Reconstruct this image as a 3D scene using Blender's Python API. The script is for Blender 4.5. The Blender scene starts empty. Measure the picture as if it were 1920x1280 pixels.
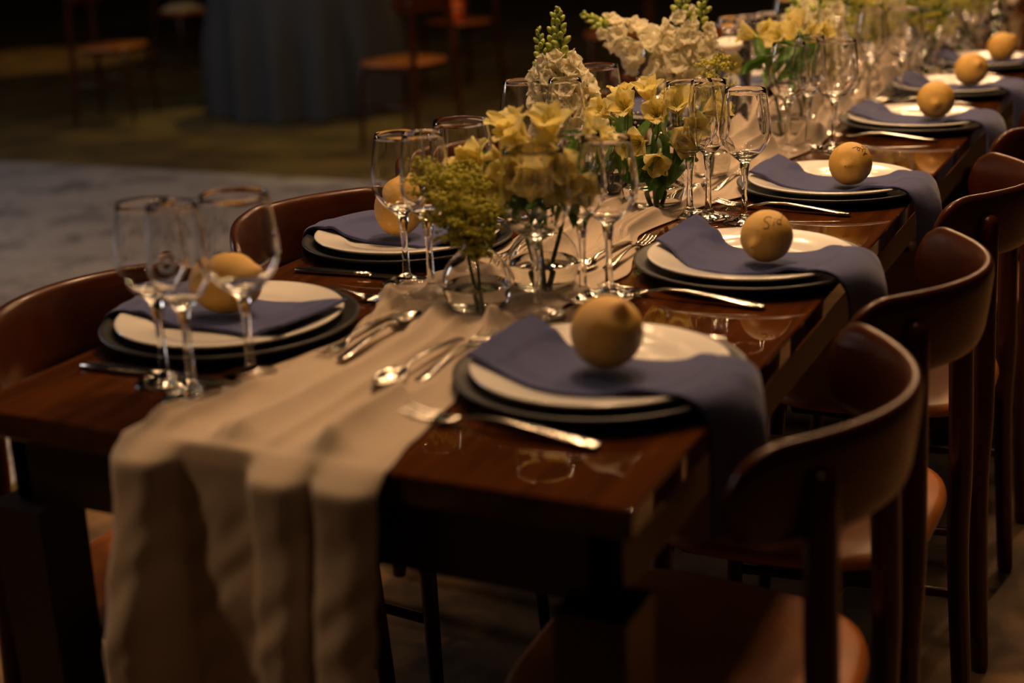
import bpy, bmesh, math, random
from mathutils import Vector, Matrix, Quaternion, noise

S = bpy.context.scene
COL = S.collection
R = random.Random(7)
PI = math.pi
T = 0.76                      # table top height

# ------------------------------------------------------------------ camera
PITCH, YAW, ROLL = (math.radians(a) for a in (17.867, 26.198, -2.518))
CAM = Vector((.791, -1.038, 1.2743))
fw = Vector((-math.sin(YAW)*math.cos(PITCH), math.cos(YAW)*math.cos(PITCH), -math.sin(PITCH)))
r0 = Vector((math.cos(YAW), math.sin(YAW), 0)); u0 = r0.cross(fw)
rt = r0*math.cos(ROLL) + u0*math.sin(ROLL)
up = u0*math.cos(ROLL) - r0*math.sin(ROLL)
cd = bpy.data.cameras.new('camera'); cam = bpy.data.objects.new('camera', cd); COL.objects.link(cam)
M = Matrix((rt, up, -fw)).transposed().to_4x4(); M.translation = CAM
cam.matrix_world = M
cd.sensor_width = 36; cd.lens = 50.0; cd.clip_start = .05; cd.clip_end = 80
cd.dof.use_dof = True; cd.dof.focus_distance = 2.18; cd.dof.aperture_fstop = 2.3
S.camera = cam

# ------------------------------------------------------------------ world, light, exposure
w = bpy.data.worlds.new('night'); S.world = w; w.use_nodes = True
w.node_tree.nodes['Background'].inputs[0].default_value = (.9, .8, .7, 1)
w.node_tree.nodes['Background'].inputs[1].default_value = .006
WARM = (1, .59, .295)
def light(kind, name, loc, energy, color=WARM, radius=.05, target=None, angle=None, blend=.6, size=None):
    d = bpy.data.lights.new(name, kind); d.energy = energy; d.color = color
    if kind in ('POINT', 'SPOT'): d.shadow_soft_size = radius
    if kind == 'SPOT': d.spot_size = math.radians(angle); d.spot_blend = blend
    if kind == 'AREA':
        d.shape = 'RECTANGLE'; d.size, d.size_y = size
    o = bpy.data.objects.new(name, d); COL.objects.link(o); o.location = loc
    if target is not None:
        o.rotation_euler = (Vector(target)-Vector(loc)).to_track_quat('-Z', 'Y').to_euler()
    return o
for i, (x, y, e) in enumerate(((-.06, 1.05, 72), (-.06, 2.5, 58), (-.06, 3.9, 52), (-.06, 5.3, 46))):
    light('SPOT', 'assumed_or_fill_spot', (x, y, 2.35), e, radius=.10, target=(x, y-.1, 0), angle=128, blend=.5)  # unseen pendants assumed above the table, no fittings modelled
for i in range(26):           # small unseen festoon bulbs assumed over the table in two rows, strings not modelled
    sx = -1 if i % 2 else 1
    light('POINT', 'assumed_festoon_light', (sx*.42 - .16 + .1*math.sin(i*2.1), .1 + .27*i, 2.6 - .12*abs(math.sin(i*1.3))), 8.0, (1, .60, .30), radius=.045)
light('SPOT', 'assumed_or_fill_spot', (-1.35, -.75, 2.0), 30, radius=.08, target=(-.02, -.04, .52), angle=17, blend=.9)  # narrow fill spot added to brighten the runner's hanging folds, not a pendant
light('SPOT', 'assumed_or_fill_spot', (.98, 4.6, 2.7), 75, radius=.06, target=(.98, 1.5, 0), angle=18, blend=.6)  # unseen spot added only to light the floor beside the right chairs
light('AREA', 'assumed_side_light', (-6.5, 1.5, 2.1), 44, (1, .93, .92), target=(-3.2, 2.6, .2), size=(.9, 1.8))  # unseen area light assumed at left for the rug and glasses, no window modelled
for x, y, tx, ty, e, a in ((-7.6, 9.2, -8.3, 8.3, 95, 42), (-4.5, 7.2, -4.75, 5.75, 85, 22), (-3.6, 7.3, -3.75, 5.75, 90, 24), (-2.6, 6.2, -3.0, 4.82, 50, 20), (-5.2, 7.0, -5.4, 8.2, 10, 60), (-2.0, 7.6, -3.0, 6.4, 9, 60)):
    light('SPOT', 'ground_patch_spot', (x, y, 3.0), e, (1, .52, .18) if tx < -8 else (1, .70, .2), radius=.06, target=(tx, ty, 0), angle=a, blend=.5)  # unseen spots added to lay pools of yellow light on the ground
light('SPOT', 'cool_cloth_spot', (-3.0, 4.6, 3.3), 34, (.8, .88, 1), radius=.05, target=(-4.2, 6.0, .5), angle=26)  # cool spot added to pick out the folds of the grey tablecloth
S.view_settings.view_transform = 'Standard'; S.view_settings.look = 'None'
S.view_settings.gamma = 1; S.view_settings.exposure = -.1
S.cycles.sample_clamp_indirect = 70; S.cycles.use_denoising = True
S.cycles.max_bounces = 14; S.cycles.transmission_bounces = 14; S.cycles.transparent_max_bounces = 12

# ------------------------------------------------------------------ materials
MATS = {}
def mat(name, base, rough=.5, metal=0, var=0., scale=30, bump=0., bscale=200, stretch=None, dark=None, **kw):
    m = bpy.data.materials.new(name); m.use_nodes = True; MATS[name] = m
    nt = m.node_tree; b = nt.nodes['Principled BSDF']
    b.inputs['Base Color'].default_value = (*base, 1); b.inputs['Roughness'].default_value = rough
    b.inputs['Metallic'].default_value = metal
    for k, v in kw.items():
        b.inputs[k.replace('_', ' ')].default_value = v
    tc = nt.nodes.new('ShaderNodeTexCoord'); mp = nt.nodes.new('ShaderNodeMapping')
    nt.links.new(tc.outputs['Object'], mp.inputs['Vector'])
    if stretch: mp.inputs['Scale'].default_value = stretch
    if var or dark:
        n = nt.nodes.new('ShaderNodeTexNoise'); n.inputs['Scale'].default_value = scale; n.inputs['Detail'].default_value = 5
        nt.links.new(mp.outputs[0], n.inputs['Vector'])
        cr = nt.nodes.new('ShaderNodeValToRGB'); nt.links.new(n.outputs['Fac'], cr.inputs[0])
        lo = dark if dark else tuple(c*(1-var) for c in base)
        cr.color_ramp.elements[0].position = .35; cr.color_ramp.elements[1].position = .65
        cr.color_ramp.elements[0].color = (*lo, 1); cr.color_ramp.elements[1].color = (*base, 1)
        nt.links.new(cr.outputs[0], b.inputs['Base Color'])
    if bump:
        n2 = nt.nodes.new('ShaderNodeTexNoise'); n2.inputs['Scale'].default_value = bscale; n2.inputs['Detail'].default_value = 3
        nt.links.new(mp.outputs[0], n2.inputs['Vector'])
        bp = nt.nodes.new('ShaderNodeBump'); bp.inputs['Strength'].default_value = bump; bp.inputs['Distance'].default_value = .002
        nt.links.new(n2.outputs['Fac'], bp.inputs['Height']); nt.links.new(bp.outputs[0], b.inputs['Normal'])
    return m
mat('mahogany', (.085, .024, .004), .6, var=.5, scale=6, stretch=(9, .7, 9), Specular_IOR_Level=.0, Coat_Weight=1., Coat_Roughness=.035, Coat_IOR=1.5)
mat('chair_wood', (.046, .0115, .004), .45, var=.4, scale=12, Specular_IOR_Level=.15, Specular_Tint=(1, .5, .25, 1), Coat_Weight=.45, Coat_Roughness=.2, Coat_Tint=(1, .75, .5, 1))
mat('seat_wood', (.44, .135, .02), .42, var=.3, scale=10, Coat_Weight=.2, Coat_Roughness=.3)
mat('dark_wood', (.022, .009, .005), .45, var=.4, scale=10)
mat('porcelain', (.82, .78, .72), .22, var=.04, scale=8, Coat_Weight=.6, Coat_Roughness=.08)
mat('slate', (.022, .023, .024), .42, var=.3, scale=60, bump=.15, bscale=300)
mat('napkin_blue', (.034, .045, .165), .9, var=.18, scale=500, bump=.35, bscale=900, Sheen_Weight=.25)
mat('linen', (.60, .48, .36), .9, var=.08, scale=400, bump=.3, bscale=900, Sheen_Weight=.2)
mat('lemon_skin', (.70, .41, .075), .42, var=.12, scale=14, bump=.35, bscale=260, Subsurface_Weight=.06)
mat('lemon_scar', (.24, .14, .03), .8, var=.3)
mat('ink', (.02, .012, .008), .6, var=.2)
mat('silver', (.62, .58, .52), .18, metal=1, var=.06, scale=40)
mat('stem_green', (.10, .17, .03), .5, var=.3, scale=40)
mat('leaf_green', (.10, .24, .03), .42, var=.35, scale=40)
mat('bud_green', (.42, .50, .09), .5, var=.3, scale=60)
mat('snap_white', (.95, .90, .70), .55, var=.06, scale=60)
mat('snap_yellow', (.80, .62, .16), .55, var=.12, scale=60)
mat('solidago', (.72, .68, .08), .6, var=.35, scale=120)
mat('gyp_white', (.82, .74, .58), .6, var=.1, scale=120)
mat('glass', (1, 1, 1), 0, var=.01, Transmission_Weight=1, IOR=1.46)
mat('water', (.97, .98, .95), 0, var=.01, Transmission_Weight=1, IOR=1.33)
mat('candle_wax', (.85, .80, .72), .5, var=.05, Subsurface_Weight=.2)
mat('cloth_dark', (.045, .05, .056), .9, var=.2, scale=200, bump=.2, bscale=500)
mat('wall_dark', (.03, .024, .02), .9, var=.3, scale=2)
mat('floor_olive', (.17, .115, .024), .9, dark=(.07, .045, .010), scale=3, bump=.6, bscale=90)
mat('floor_stone', (.34, .19, .075), .7, dark=(.10, .055, .022), scale=5.5, bump=.5, bscale=40)
mat('amber_glass', (.9, .28, .05), .15, var=.1, Transmission_Weight=.6)
# yellow alstroemeria petal: brown streaks painted along the petal as on the flower itself
def petal_mat(name, col, streak):
    m = mat(name, col, .5, var=.10, scale=40); nt = m.node_tree; b = nt.nodes['Principled BSDF']
    uv = nt.nodes.new('ShaderNodeUVMap'); mp = nt.nodes.new('ShaderNodeMapping'); mp.inputs['Scale'].default_value = (26, 3.2, 1)
    nt.links.new(uv.outputs[0], mp.inputs['Vector'])
    n = nt.nodes.new('ShaderNodeTexNoise'); n.inputs['Scale'].default_value = 1.0; nt.links.new(mp.outputs[0], n.inputs['Vector'])
    cr = nt.nodes.new('ShaderNodeValToRGB'); cr.color_ramp.elements[0].position = .62; cr.color_ramp.elements[1].position = .66
    nt.links.new(n.outputs['Fac'], cr.inputs[0])
    mx = nt.nodes.new('ShaderNodeMix'); mx.data_type = 'RGBA'
    old = b.inputs['Base Color'].links[0].from_socket
    nt.links.new(cr.outputs[0], mx.inputs['Factor']); nt.links.new(old, mx.inputs['A']); mx.inputs['B'].default_value = (*streak, 1)
    nt.links.new(mx.outputs['Result'], b.inputs['Base Color'])
petal_mat('alst_yellow', (.92, .82, .36), (.90, .78, .28))
petal_mat('alst_streak', (.90, .77, .26), (.36, .20, .05))
def translucent(name, fac):
    m = MATS[name]; nt = m.node_tree; b = nt.nodes['Principled BSDF']; out = nt.nodes['Material Output']
    tr = nt.nodes.new('ShaderNodeBsdfTranslucent'); mx = nt.nodes.new('ShaderNodeMixShader'); mx.inputs[0].default_value = fac
    src = b.inputs['Base Color'].links[0].from_socket; nt.links.new(src, tr.inputs['Color'])
    nt.links.new(b.outputs[0], mx.inputs[1]); nt.links.new(tr.outputs[0], mx.inputs[2]); nt.links.new(mx.outputs[0], out.inputs['Surface'])
for n_, f_ in (('alst_yellow', .42), ('alst_streak', .42), ('snap_white', .5), ('snap_yellow', .5), ('leaf_green', .3), ('solidago', .3), ('gyp_white', .3), ('linen', .12)): translucent(n_, f_)
def rug_mat():
    m = mat('rug_print', (.40, .38, .39), .9, dark=(.28, .265, .275), scale=1.2, bump=.4, bscale=60); nt = m.node_tree; b = nt.nodes['Principled BSDF']
    old = b.inputs['Base Color'].links[0].from_socket
    tc = nt.nodes['Texture Coordinate']; mp = nt.nodes.new('ShaderNodeMapping'); mp.inputs['Scale'].default_value = (1, 1.0, 1)
    nt.links.new(tc.outputs['Object'], mp.inputs['Vector'])
    n = nt.nodes.new('ShaderNodeTexNoise'); n.inputs['Scale'].default_value = 3.4; n.inputs['Detail'].default_value = 10; n.inputs['Roughness'].default_value = .72
    nt.links.new(mp.outputs[0], n.inputs['Vector'])
    cr = nt.nodes.new('ShaderNodeValToRGB'); cr.color_ramp.elements[0].position = .50; cr.color_ramp.elements[1].position = .60
    nt.links.new(n.outputs['Fac'], cr.inputs[0])
    mx = nt.nodes.new('ShaderNodeMix'); mx.data_type = 'RGBA'; mx.inputs['B'].default_value = (.15, .145, .165, 1)
    nt.links.new(cr.outputs[0], mx.inputs['Factor']); nt.links.new(old, mx.inputs['A']); nt.links.new(mx.outputs['Result'], b.inputs['Base Color'])
rug_mat()

# ------------------------------------------------------------------ helpers
def mesh(name, verts, faces, smooth=True, uvs=None):
    me = bpy.data.meshes.new(name); me.from_pydata([tuple(v) for v in verts], [], faces)
    if uvs:
        l = me.uv_layers.new(name='uv')
        for lp in me.loops: l.data[lp.index].uv = uvs[lp.vertex_index]
    if smooth: me.polygons.foreach_set('use_smooth', [True]*len(me.polygons))
    me.update(); return me
def obj(name, me, m=None, parent=None, loc=(0, 0, 0), rot=None, scale=None):
    o = bpy.data.objects.new(name, me); COL.objects.link(o)
    if m and me and not me.materials: me.materials.append(MATS[m])
    o.parent = parent; o.location = loc
    if rot is not None:
        if isinstance(rot, Quaternion): o.rotation_mode = 'QUATERNION'; o.rotation_quaternion = rot
        else: o.rotation_euler = rot
    if scale is not None: o.scale = (scale,)*3 if not hasattr(scale, '__len__') else scale
    return o
def tag(o, label, cat, group=None, kind=None):
    o['label'] = label; o['category'] = cat
    if group: o['group'] = group
    if kind: o['kind'] = kind
    return o
def thing(name, label, cat, loc=(0, 0, 0), rz=0, group=None, rot=None):
    o = obj(name, None, None, None, loc, (0, 0, rz) if rot is None else rot); o.empty_display_size = .05
    return tag(o, label, cat, group)
def lathe(name, prof, seg=40, close=False):
    vs, fs, rings = [], [], []
    for r, z in prof:
        if r < 1e-6: rings.append([len(vs)]); vs.append((0, 0, z))
        else:
            rings.append(list(range(len(vs), len(vs)+seg)))
            vs += [(r*math.cos(2*PI*k/seg), r*math.sin(2*PI*k/seg), z) for k in range(seg)]
    for a, b in zip(rings, rings[1:]):
        for k in range(seg):
            k2 = (k+1) % seg
            if len(a) == 1 and len(b) == 1: continue
            if len(a) == 1: fs.append((a[0], b[k2], b[k]))
            elif len(b) == 1: fs.append((a[k], a[k2], b[0]))
            else: fs.append((a[k], a[k2], b[k2], b[k]))
    return mesh(name, vs, fs)
def catmull(pts, n):
    P = [Vector(p) for p in pts]; P = [P[0]*2-P[1]] + P + [P[-1]*2-P[-2]]; out = []
    for i in range(1, len(P)-2):
        for k in range(n):
            t = k/n; a, b, c, d = P[i-1:i+3]
            out.append(.5*((2*b)+(-a+c)*t+(2*a-5*b+4*c-d)*t*t+(-a+3*b-3*c+d)*t**3))
    out.append(P[-2]); return out
def tube_data(pts, rad, seg=8, base=0, roundcap=True):
    pts = [Vector(p) for p in pts]; n = len(pts); vs, fs = [], []
    rf = rad if callable(rad) else (lambda t: rad)
    nrm = None; rings = []
    def ring(c, tn, nr, r):
        bn = tn.cross(nr); i0 = base+len(vs)
        for k in range(seg):
            a = 2*PI*k/seg; vs.append(c + (nr*math.cos(a)+bn*math.sin(a))*r)
        rings.append(i0)
    for i, p in enumerate(pts):
        tn = (pts[min(i+1, n-1)]-pts[max(i-1, 0)]).normalized()
        if nrm is None: nrm = tn.orthogonal().normalized()
        else: nrm = (nrm - tn*nrm.dot(tn)).normalized()
        r = rf(i/(n-1))
        if i == 0 and roundcap:
            for q in (.35, .8): ring(p - tn*r*math.sqrt(1-q*q)*.9, tn, nrm, r*q)
        ring(p, tn, nrm, r)
        if i == n-1 and roundcap:
            for q in (.8, .35): ring(p + tn*r*math.sqrt(1-q*q)*.9, tn, nrm, r*q)
    for a, b in zip(rings, rings[1:]):
        for k in range(seg):
            k2 = (k+1) % seg; fs.append((a+k, a+k2, b+k2, b+k))
    fs.append(tuple(rings[0]+k for k in range(seg))[::-1]); fs.append(tuple(rings[-1]+k for k in range(seg)))
    return vs, fs
def tube(name, pts, rad, seg=8):
    v, f = tube_data(pts, rad, seg); return mesh(name, v, f)
def tubes(name, lst, seg=5):
    V, F = [], []
    for pts, rad in lst:
        v, f = tube_data(pts, rad, seg, len(V)); V += v; F += f
    return mesh(name, V, F)
def grid(name, nu, nv, f):
    vs, uv, fs = [], [], []
    for i in range(nu+1):
        for j in range(nv+1):
            vs.append(Vector(f(i/nu, j/nv))); uv.append((j/nv, i/nu))
    for i in range(nu):
        for j in range(nv):
            a = i*(nv+1)+j; fs.append((a, a+1, a+nv+2, a+nv+1))
    return mesh(name, vs, fs, True, uv)
def box(name, x0, x1, y0, y1, z0, z1, bevel=.003, seg=2):
    bm = bmesh.new(); bmesh.ops.create_cube(bm, size=1)
    for v in bm.verts:
        v.co = Vector(((x0+x1)/2+v.co.x*(x1-x0), (y0+y1)/2+v.co.y*(y1-y0), (z0+z1)/2+v.co.z*(z1-z0)))
    if bevel: bmesh.ops.bevel(bm, geom=bm.edges[:], offset=bevel, segments=seg, affect='EDGES', profile=.6)
    me = bpy.data.meshes.new(name); bm.to_mesh(me); bm.free(); return me
def lerp(a, b, t): return a+(b-a)*t
def sm(t): t = min(1, max(0, t)); return t*t*(3-2*t)
def table_interp(tab, y):
    if y <= tab[0][0]: return tab[0][1:]
    for a, b in zip(tab, tab[1:]):
        if y <= b[0]:
            t = sm((y-a[0])/(b[0]-a[0])); return tuple(lerp(p, q, t) for p, q in zip(a[1:], b[1:]))
    return tab[-1][1:]
ZQ = lambda d: Vector((0, 0, 1)).rotation_difference(Vector(d).normalized())

# ------------------------------------------------------------------ setting
def struct(name, me, m, loc=(0, 0, 0), label=None):
    o = obj(name, me, m, None, loc); o['kind'] = 'structure'
    if label: o['label'] = label
    return o
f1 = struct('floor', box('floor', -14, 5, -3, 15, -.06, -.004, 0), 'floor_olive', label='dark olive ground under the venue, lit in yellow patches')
f2 = obj('stone_paving', box('stone_paving', -1.55, 2.6, -2.2, 7.5, -.02, 0, .004), 'floor_stone', f1)
struct('wall_back', box('wall_back', -14, 5, 14.6, 14.8, 0, 3.4, 0), 'wall_dark', label='dark wall far behind the tables')
struct('wall_left', box('wall_left', -14.2, -14, -3, 14.8, 0, 3.4, 0), 'wall_dark', label='dark wall far off to the left')
tag(obj('printed_rug', box('printed_rug', -8.5, -1.6, -.6, 4.43, 0, .012, .004), 'rug_print', None, (0, 0, -.004)),
    'large pale grey rug with faded dark print on the ground at left', 'rug')

# ------------------------------------------------------------------ banquet table
TL = 6.4; HW = .387
tb = thing('banquet_table', 'long dark polished wooden banquet table set for dinner', 'table', (0, 0, 0))
obj('table_top', box('table_top', -HW, HW, 0, TL, T-.03, T, .004, 3), 'mahogany', tb)
for x in (-HW+.03, HW-.055): obj('apron', box('apron', x, x+.025, .03, TL-.03, T-.115, T-.03, .002), 'dark_wood', tb)
for y in (.03, TL-.055): obj('apron', box('apron', -HW+.03, HW-.03, y, y+.025, T-.115, T-.03, .002), 'dark_wood', tb)
def leg_mesh():
    vs = []; 
    for z, h in ((0, .028), (T-.116, .036)):
        vs += [(-h, -h, z), (h, -h, z), (h, h, z), (-h, h, z)]
    return mesh('table_leg', vs, [(3, 2, 1, 0), (4, 5, 6, 7), (0, 1, 5, 4), (1, 2, 6, 5), (2, 3, 7, 6), (3, 0, 4, 7)], False)
lm = leg_mesh()
for y in (.042, 2.1, 4.2, TL-.042):
    for x in (-.342, .342): obj('leg', lm, 'dark_wood', tb, (x, y, 0))

# ------------------------------------------------------------------ chairs
def back_mesh():
    st = 56; seg = 16; vs, fs = [], []
    # arc length table of the plan curve x = .2 - 2.6 y^2
    ys = [(-.215+.43*i/400) for i in range(401)]; L = [0]
    for a, b in zip(ys, ys[1:]): L.append(L[-1]+math.hypot(b-a, 2.6*(b*b-a*a)))
    tot = L[-1]; rc = .062
    for i in range(st+1):
        s = -math.cos(PI*i/st)*.5+.5; l = s*tot
        k = min(range(401), key=lambda q: abs(L[q]-l)); y = ys[k]; x = .2-2.6*y*y
        tx, ty = -5.2*y, 1; n = math.hypot(tx, ty); nx, ny = ty/n, -tx/n
        e = min(l, tot-l); f = 1 if e >= rc else (1-(1-e/rc)**2.2)**(1/2.2)
        hh = .054*max(f, .06); zc = .742 - .006*(1-f)
        th = .0105*(.55+.45*min(1, e/.02))
        for q in range(seg):
            a = 2*PI*q/seg; ca, sa = math.cos(a), math.sin(a)
            px = th*math.copysign(abs(ca)**.75, ca); pz = hh*math.copysign(abs(sa)**.55, sa)
            flare = .10*pz
            vs.append((x+nx*(px+flare), y+ny*(px+flare), zc+pz))
    for i in range(st):
        for q in range(seg):
            a = i*seg+q; b = i*seg+(q+1) % seg; fs.append((a, b, b+seg, a+seg))
    fs.append(tuple(range(seg))[::-1]); fs.append(tuple(st*seg+q for q in range(seg)))
    return mesh('backrest', vs, fs)
def seat_mesh():
    n = 48; vs, fs = [], []
    def outline(k, off):
        a = 2*PI*k/n; ca, sa = math.cos(a), math.sin(a)
        x = math.copysign(abs(ca)**.62, ca); y = math.copysign(abs(sa)**.62, sa)
        return (x*(.185-off)-.02, y*(.2-off)*(1-.10*x))
    for off, z in ((.012, .428), (.002, .431), (0, .438), (.003, .447), (.012, .450), (.06, .449), (.12, .444)):
        for k in range(n): x, y = outline(k, off); vs.append((x, y, z))
    for r in range(6):
        for k in range(n):
            k2 = (k+1) % n; fs.append((r*n+k, r*n+k2, (r+1)*n+k2, (r+1)*n+k))
    fs.append(tuple(range(n))[::-1]); fs.append(tuple(6*n+k for k in range(n)))
    return mesh('seat', vs, fs)
CH = dict(back=back_mesh(), seat=seat_mesh())
for s in (-1, 1):
    CH['post', s] = tube('rear_post', catmull([(.185, s*.19, .007), (.165, s*.176, .3), (.163, s*.166, .45), (.156, s*.160, .62), (.153, s*.157, .75)], 5), lambda t: .014+.003*math.sin(t*2.6), 12)
    CH['leg', s] = tube('front_leg', [(-.185, s*.185, .012), (-.165, s*.165, .43)], lambda t: .010+.005*t, 10)
    CH['rung', s] = tube('side_rung', [(-.176, s*.175, .22), (.17, s*.18, .24)], .008, 8)
CH['cross'] = tube('cross_rung', [(0, -.178, .23), (0, .178, .23)], .007, 8)
CH['ring'] = box('seat_rail', -.15, .12, -.15, .15, .40, .429, .01)
def chair(label, x, y, rz, group):
    t = thing('bistro_chair', label, 'chair', (x, y, 0), rz, group)
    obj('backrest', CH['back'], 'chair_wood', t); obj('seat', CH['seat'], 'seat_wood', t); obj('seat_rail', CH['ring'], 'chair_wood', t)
    for s in (-1, 1):
        obj('rear_post', CH['post', s], 'chair_wood', t); obj('front_leg', CH['leg', s], 'chair_wood', t); obj('side_rung', CH['rung', s], 'chair_wood', t)
    obj('cross_rung', CH['cross'], 'chair_wood', t)
    return t

# ------------------------------------------------------------------ tableware meshes
def glass_parts(H, rr, rm, zb, tp=.42, stem=.0042, foot=.034):
    n = 22; out, inn = [], []
    def bowl(t, rmx, rrx):
        if t < tp: q = 1-t/tp; return rmx*(1-q**1.8)**.80
        return rmx+(rrx-rmx)*((t-tp)/(1-tp))**1.6
    for i in range(1, n+1):
        t = (i/n)**1.25; r = bowl(t, rm, rr)
        out.append((max(r, stem*1.9), zb+.004+(H-zb-.004)*t))
    zi = zb+.017; th = .0017
    for i in range(n-1, -1, -1):                      # inner wall: outer wall offset along its normal
        a, b = out[max(i-1, 0)], out[min(i+1, n-1)]; tx, tz = b[0]-a[0], b[1]-a[1]; l = math.hypot(tx, tz)
        r, z = out[i][0]-tz/l*th, out[i][1]+tx/l*th
        if i == n-1: z = H
        if r > .002 and z > zi+.001: inn.append((r, z))
    rim = [(rr-.0002, H+.0006), (rr-.0008, H+.0006)]
    pb = [(stem*1.25, zb-.014), (stem*1.6, zb-.004)] + out + rim + inn + [(inn[-1][0]*.55, inn[-1][1]-.0012), (0, inn[-1][1]-.0016)]
    ps = [(foot*.16, .014), (stem*1.15, .028), (stem, .05), (stem*1.02, zb-.03), (stem*1.25, zb-.014)]
    pf = [(0, 0), (foot*.6, .0002), (foot*.97, .0), (foot, .0014), (foot*.96, .003), (foot*.6, .0055), (foot*.3, .009), (foot*.16, .014)]
    return lathe('bowl', pb, 48), lathe('stem', ps, 20), lathe('foot', pf, 40)
GL = dict(goblet=glass_parts(.208, .0368, .0445, .088), wine=glass_parts(.205, .0305, .0395, .088), slim=glass_parts(.213, .0262, .0325, .092, .40))
GN = dict(goblet='large round-bowled wine goblet', wine='medium wine glass', slim='slender wine glass')
def wine_glass(kind, x, y, where, z=T, tilt=0):
    t = thing('wine_glass', GN[kind]+' '+where, 'glass', (x, y, z), R.uniform(0, 6), 'wine glasses on the long table')
    for nm, me in zip(('bowl', 'stem', 'foot'), GL[kind]): obj(nm, me, 'glass', t)
    return t
PLATE = lathe('dinner_plate', [(0, .002), (.08, .002), (.082, 0), (.087, 0), (.09, .004), (.1, .0105), (.136, .0165), (.1392, .0182), (.140, .0198), (.1388, .0212), (.1355, .0210), (.104, .0158), (.096, .0125), (.088, .0075), (.08, .006), (0, .0058)], 72)
CHARGER = lathe('charger_plate', [(0, 0), (.1, 0), (.105, .001), (.135, .006), (.153, .0135), (.1580, .0165), (.1585, .0185), (.1568, .0194), (.152, .0182), (.132, .0105), (.105, .0055), (0, .005)], 72)

def lemon_r(d, elong=1.05):      # radius of the lemon in direction d (local axis +Z is the nipple)
    c = max(-1, min(1, d.z)); th = math.acos(c)
    r = 1/math.sqrt((1-c*c)+(c/elong)**2)
    r += .17*math.exp(-(th/.18)**2) - .03*math.exp(-((th-.42)/.16)**2)
    r -= .05*math.exp(-((PI-th)/.12)**2)
    r += .018*noise.noise(d*2.1)
    return r
def lemon_mesh(elong):
    n, m = 28, 36; vs, fs = [], []
    for i in range(1, n):
        th = PI*i/n
        if i < 5: th = PI*i/n*.9
        for k in range(m):
            a = 2*PI*k/m; d = Vector((math.sin(th)*math.cos(a), math.sin(th)*math.sin(a), math.cos(th))); vs.append(d*lemon_r(d, elong))
    top = len(vs); vs.append(Vector((0, 0, lemon_r(Vector((0, 0, 1)), elong)))); bot = len(vs); vs.append(Vector((0, 0, -lemon_r(Vector((0, 0, -1)), elong))))
    for i in range(n-2):
        for k in range(m):
            k2 = (k+1) % m; fs.append((i*m+k, (i+1)*m+k, (i+1)*m+k2, i*m+k2))
    for k in range(m):
        k2 = (k+1) % m; fs.append((top, k, k2)); fs.append((bot, (n-2)*m+k2, (n-2)*m+k))
    return mesh('lemon_body', vs, fs)
LEM = {e: lemon_mesh(e) for e in (1.03, 1.2)}
SCAR = lathe('stem_scar', [(0, -.03), (.05, -.02), (.085, 0), (.06, .018), (0, .012)], 14)
def lemon(label, x, y, z0, axis, rad, elong=1.03, strokes=None):
    q = ZQ(axis); me = LEM[elong]
    low = min((q @ v.co).z for v in me.vertices)*rad
    t = thing('lemon', label, 'lemon', (x, y, z0-low-.0015), 0, 'lemons laid on the napkins', q)
    obj('lemon_body', me, 'lemon_skin', t, scale=rad)
    obj('stem_scar', SCAR, 'lemon_scar', t, (0, 0, -lemon_r(Vector((0, 0, -1)), elong)*rad), scale=rad)
    obj('tip', SCAR, 'lemon_scar', t, (0, 0, (lemon_r(Vector((0, 0, 1)), elong)-.005)*rad), scale=rad*.55)
    if strokes:
        toc = (CAM-Vector((x, y, z0-low))).normalized(); rr = r0.copy(); rr = (rr-toc*rr.dot(toc)).normalized(); uu = toc.cross(rr)
        qi = q.inverted(); lst = []
        for st in strokes:
            pts = []
            for a, b in catmull([(p[0], p[1], 0) for p in st], 5) and [(v.x, v.y) for v in catmull([(p[0], p[1], 0) for p in st], 5)]:
                d = (rr*a + uu*b + toc*math.sqrt(max(.02, 1-a*a-b*b))).normalized(); dl = qi @ d
                pts.append(dl*(lemon_r(dl, elong)*rad+.0001))
            lst.append((pts, .00050))
        obj('handwriting', tubes('handwriting', lst, 5), 'ink', t)
    return t

def napkin_mesh(seed, w=.135, hang=.13, inner=-.128, shift=.05, lift=.004, tilt=1.):
    rr = random.Random(seed); ph = rr.uniform(0, 6); sk = rr.uniform(-.012, .012)
    # profile along the strip, local +X points to the diner
    prof = catmull([(inner, .036+lift, 0), (inner+.03, .030+lift*.35, 0), (-.085, .0235, 0), (-.05, .0170, 0), (0, .0160, 0), (.05, .0165, 0), (.09, .0235, 0), (.115, .0290, 0), (.132, .0310, 0), (.147, .0290, 0), (.160, .0225, 0), (.169, .009, 0), (.1745, -.010, 0), (.177, -.04, 0), (.178, -.08, 0), (.177, -hang, 0)], 6)
    n = len(prof)-1
    def f(u, v):
        p = prof[min(n, int(round(u*n)))]; c = v*2-1
        yc = -.022 + shift*sm((-p.x-.02)/.12) + sk*u
        wd = w/2*(1 + .06*math.sin(u*5+ph))
        if u > .70: wd *= 1-.22*(u-.70)/.30
        y = yc + c*wd
        ex = .006*c*sm((-p.x-.05)/.08)                      # slanted inner end
        wob = .003*math.sin(c*2.2+u*7+ph) + .0022*noise.noise(Vector((p.x*30, c*3, seed)))
        dx_ = .9*(.15-math.sqrt(max(0, .0225-y*y)))*sm((p.x-.05)/.08)
        if p.x > .12: return (p.x - dx_ + .012*math.sin(c*3.1+ph)*sm((u-.66)/.34) + max(0, wob), y, p.y + max(0, wob)*.6)
        r2 = math.hypot(p.x, y)                             # follow plate rise away from centre
        z = max(p.y - lift*sm((-p.x-.08)/.06)*(.5-.5*c)*tilt, .0135 + .0160*sm((r2-.078)/.040)+.0015) + max(0, wob)*.8
        return (p.x+ex-dx_, y, z)
    return grid('napkin', n, 18, f)
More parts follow.
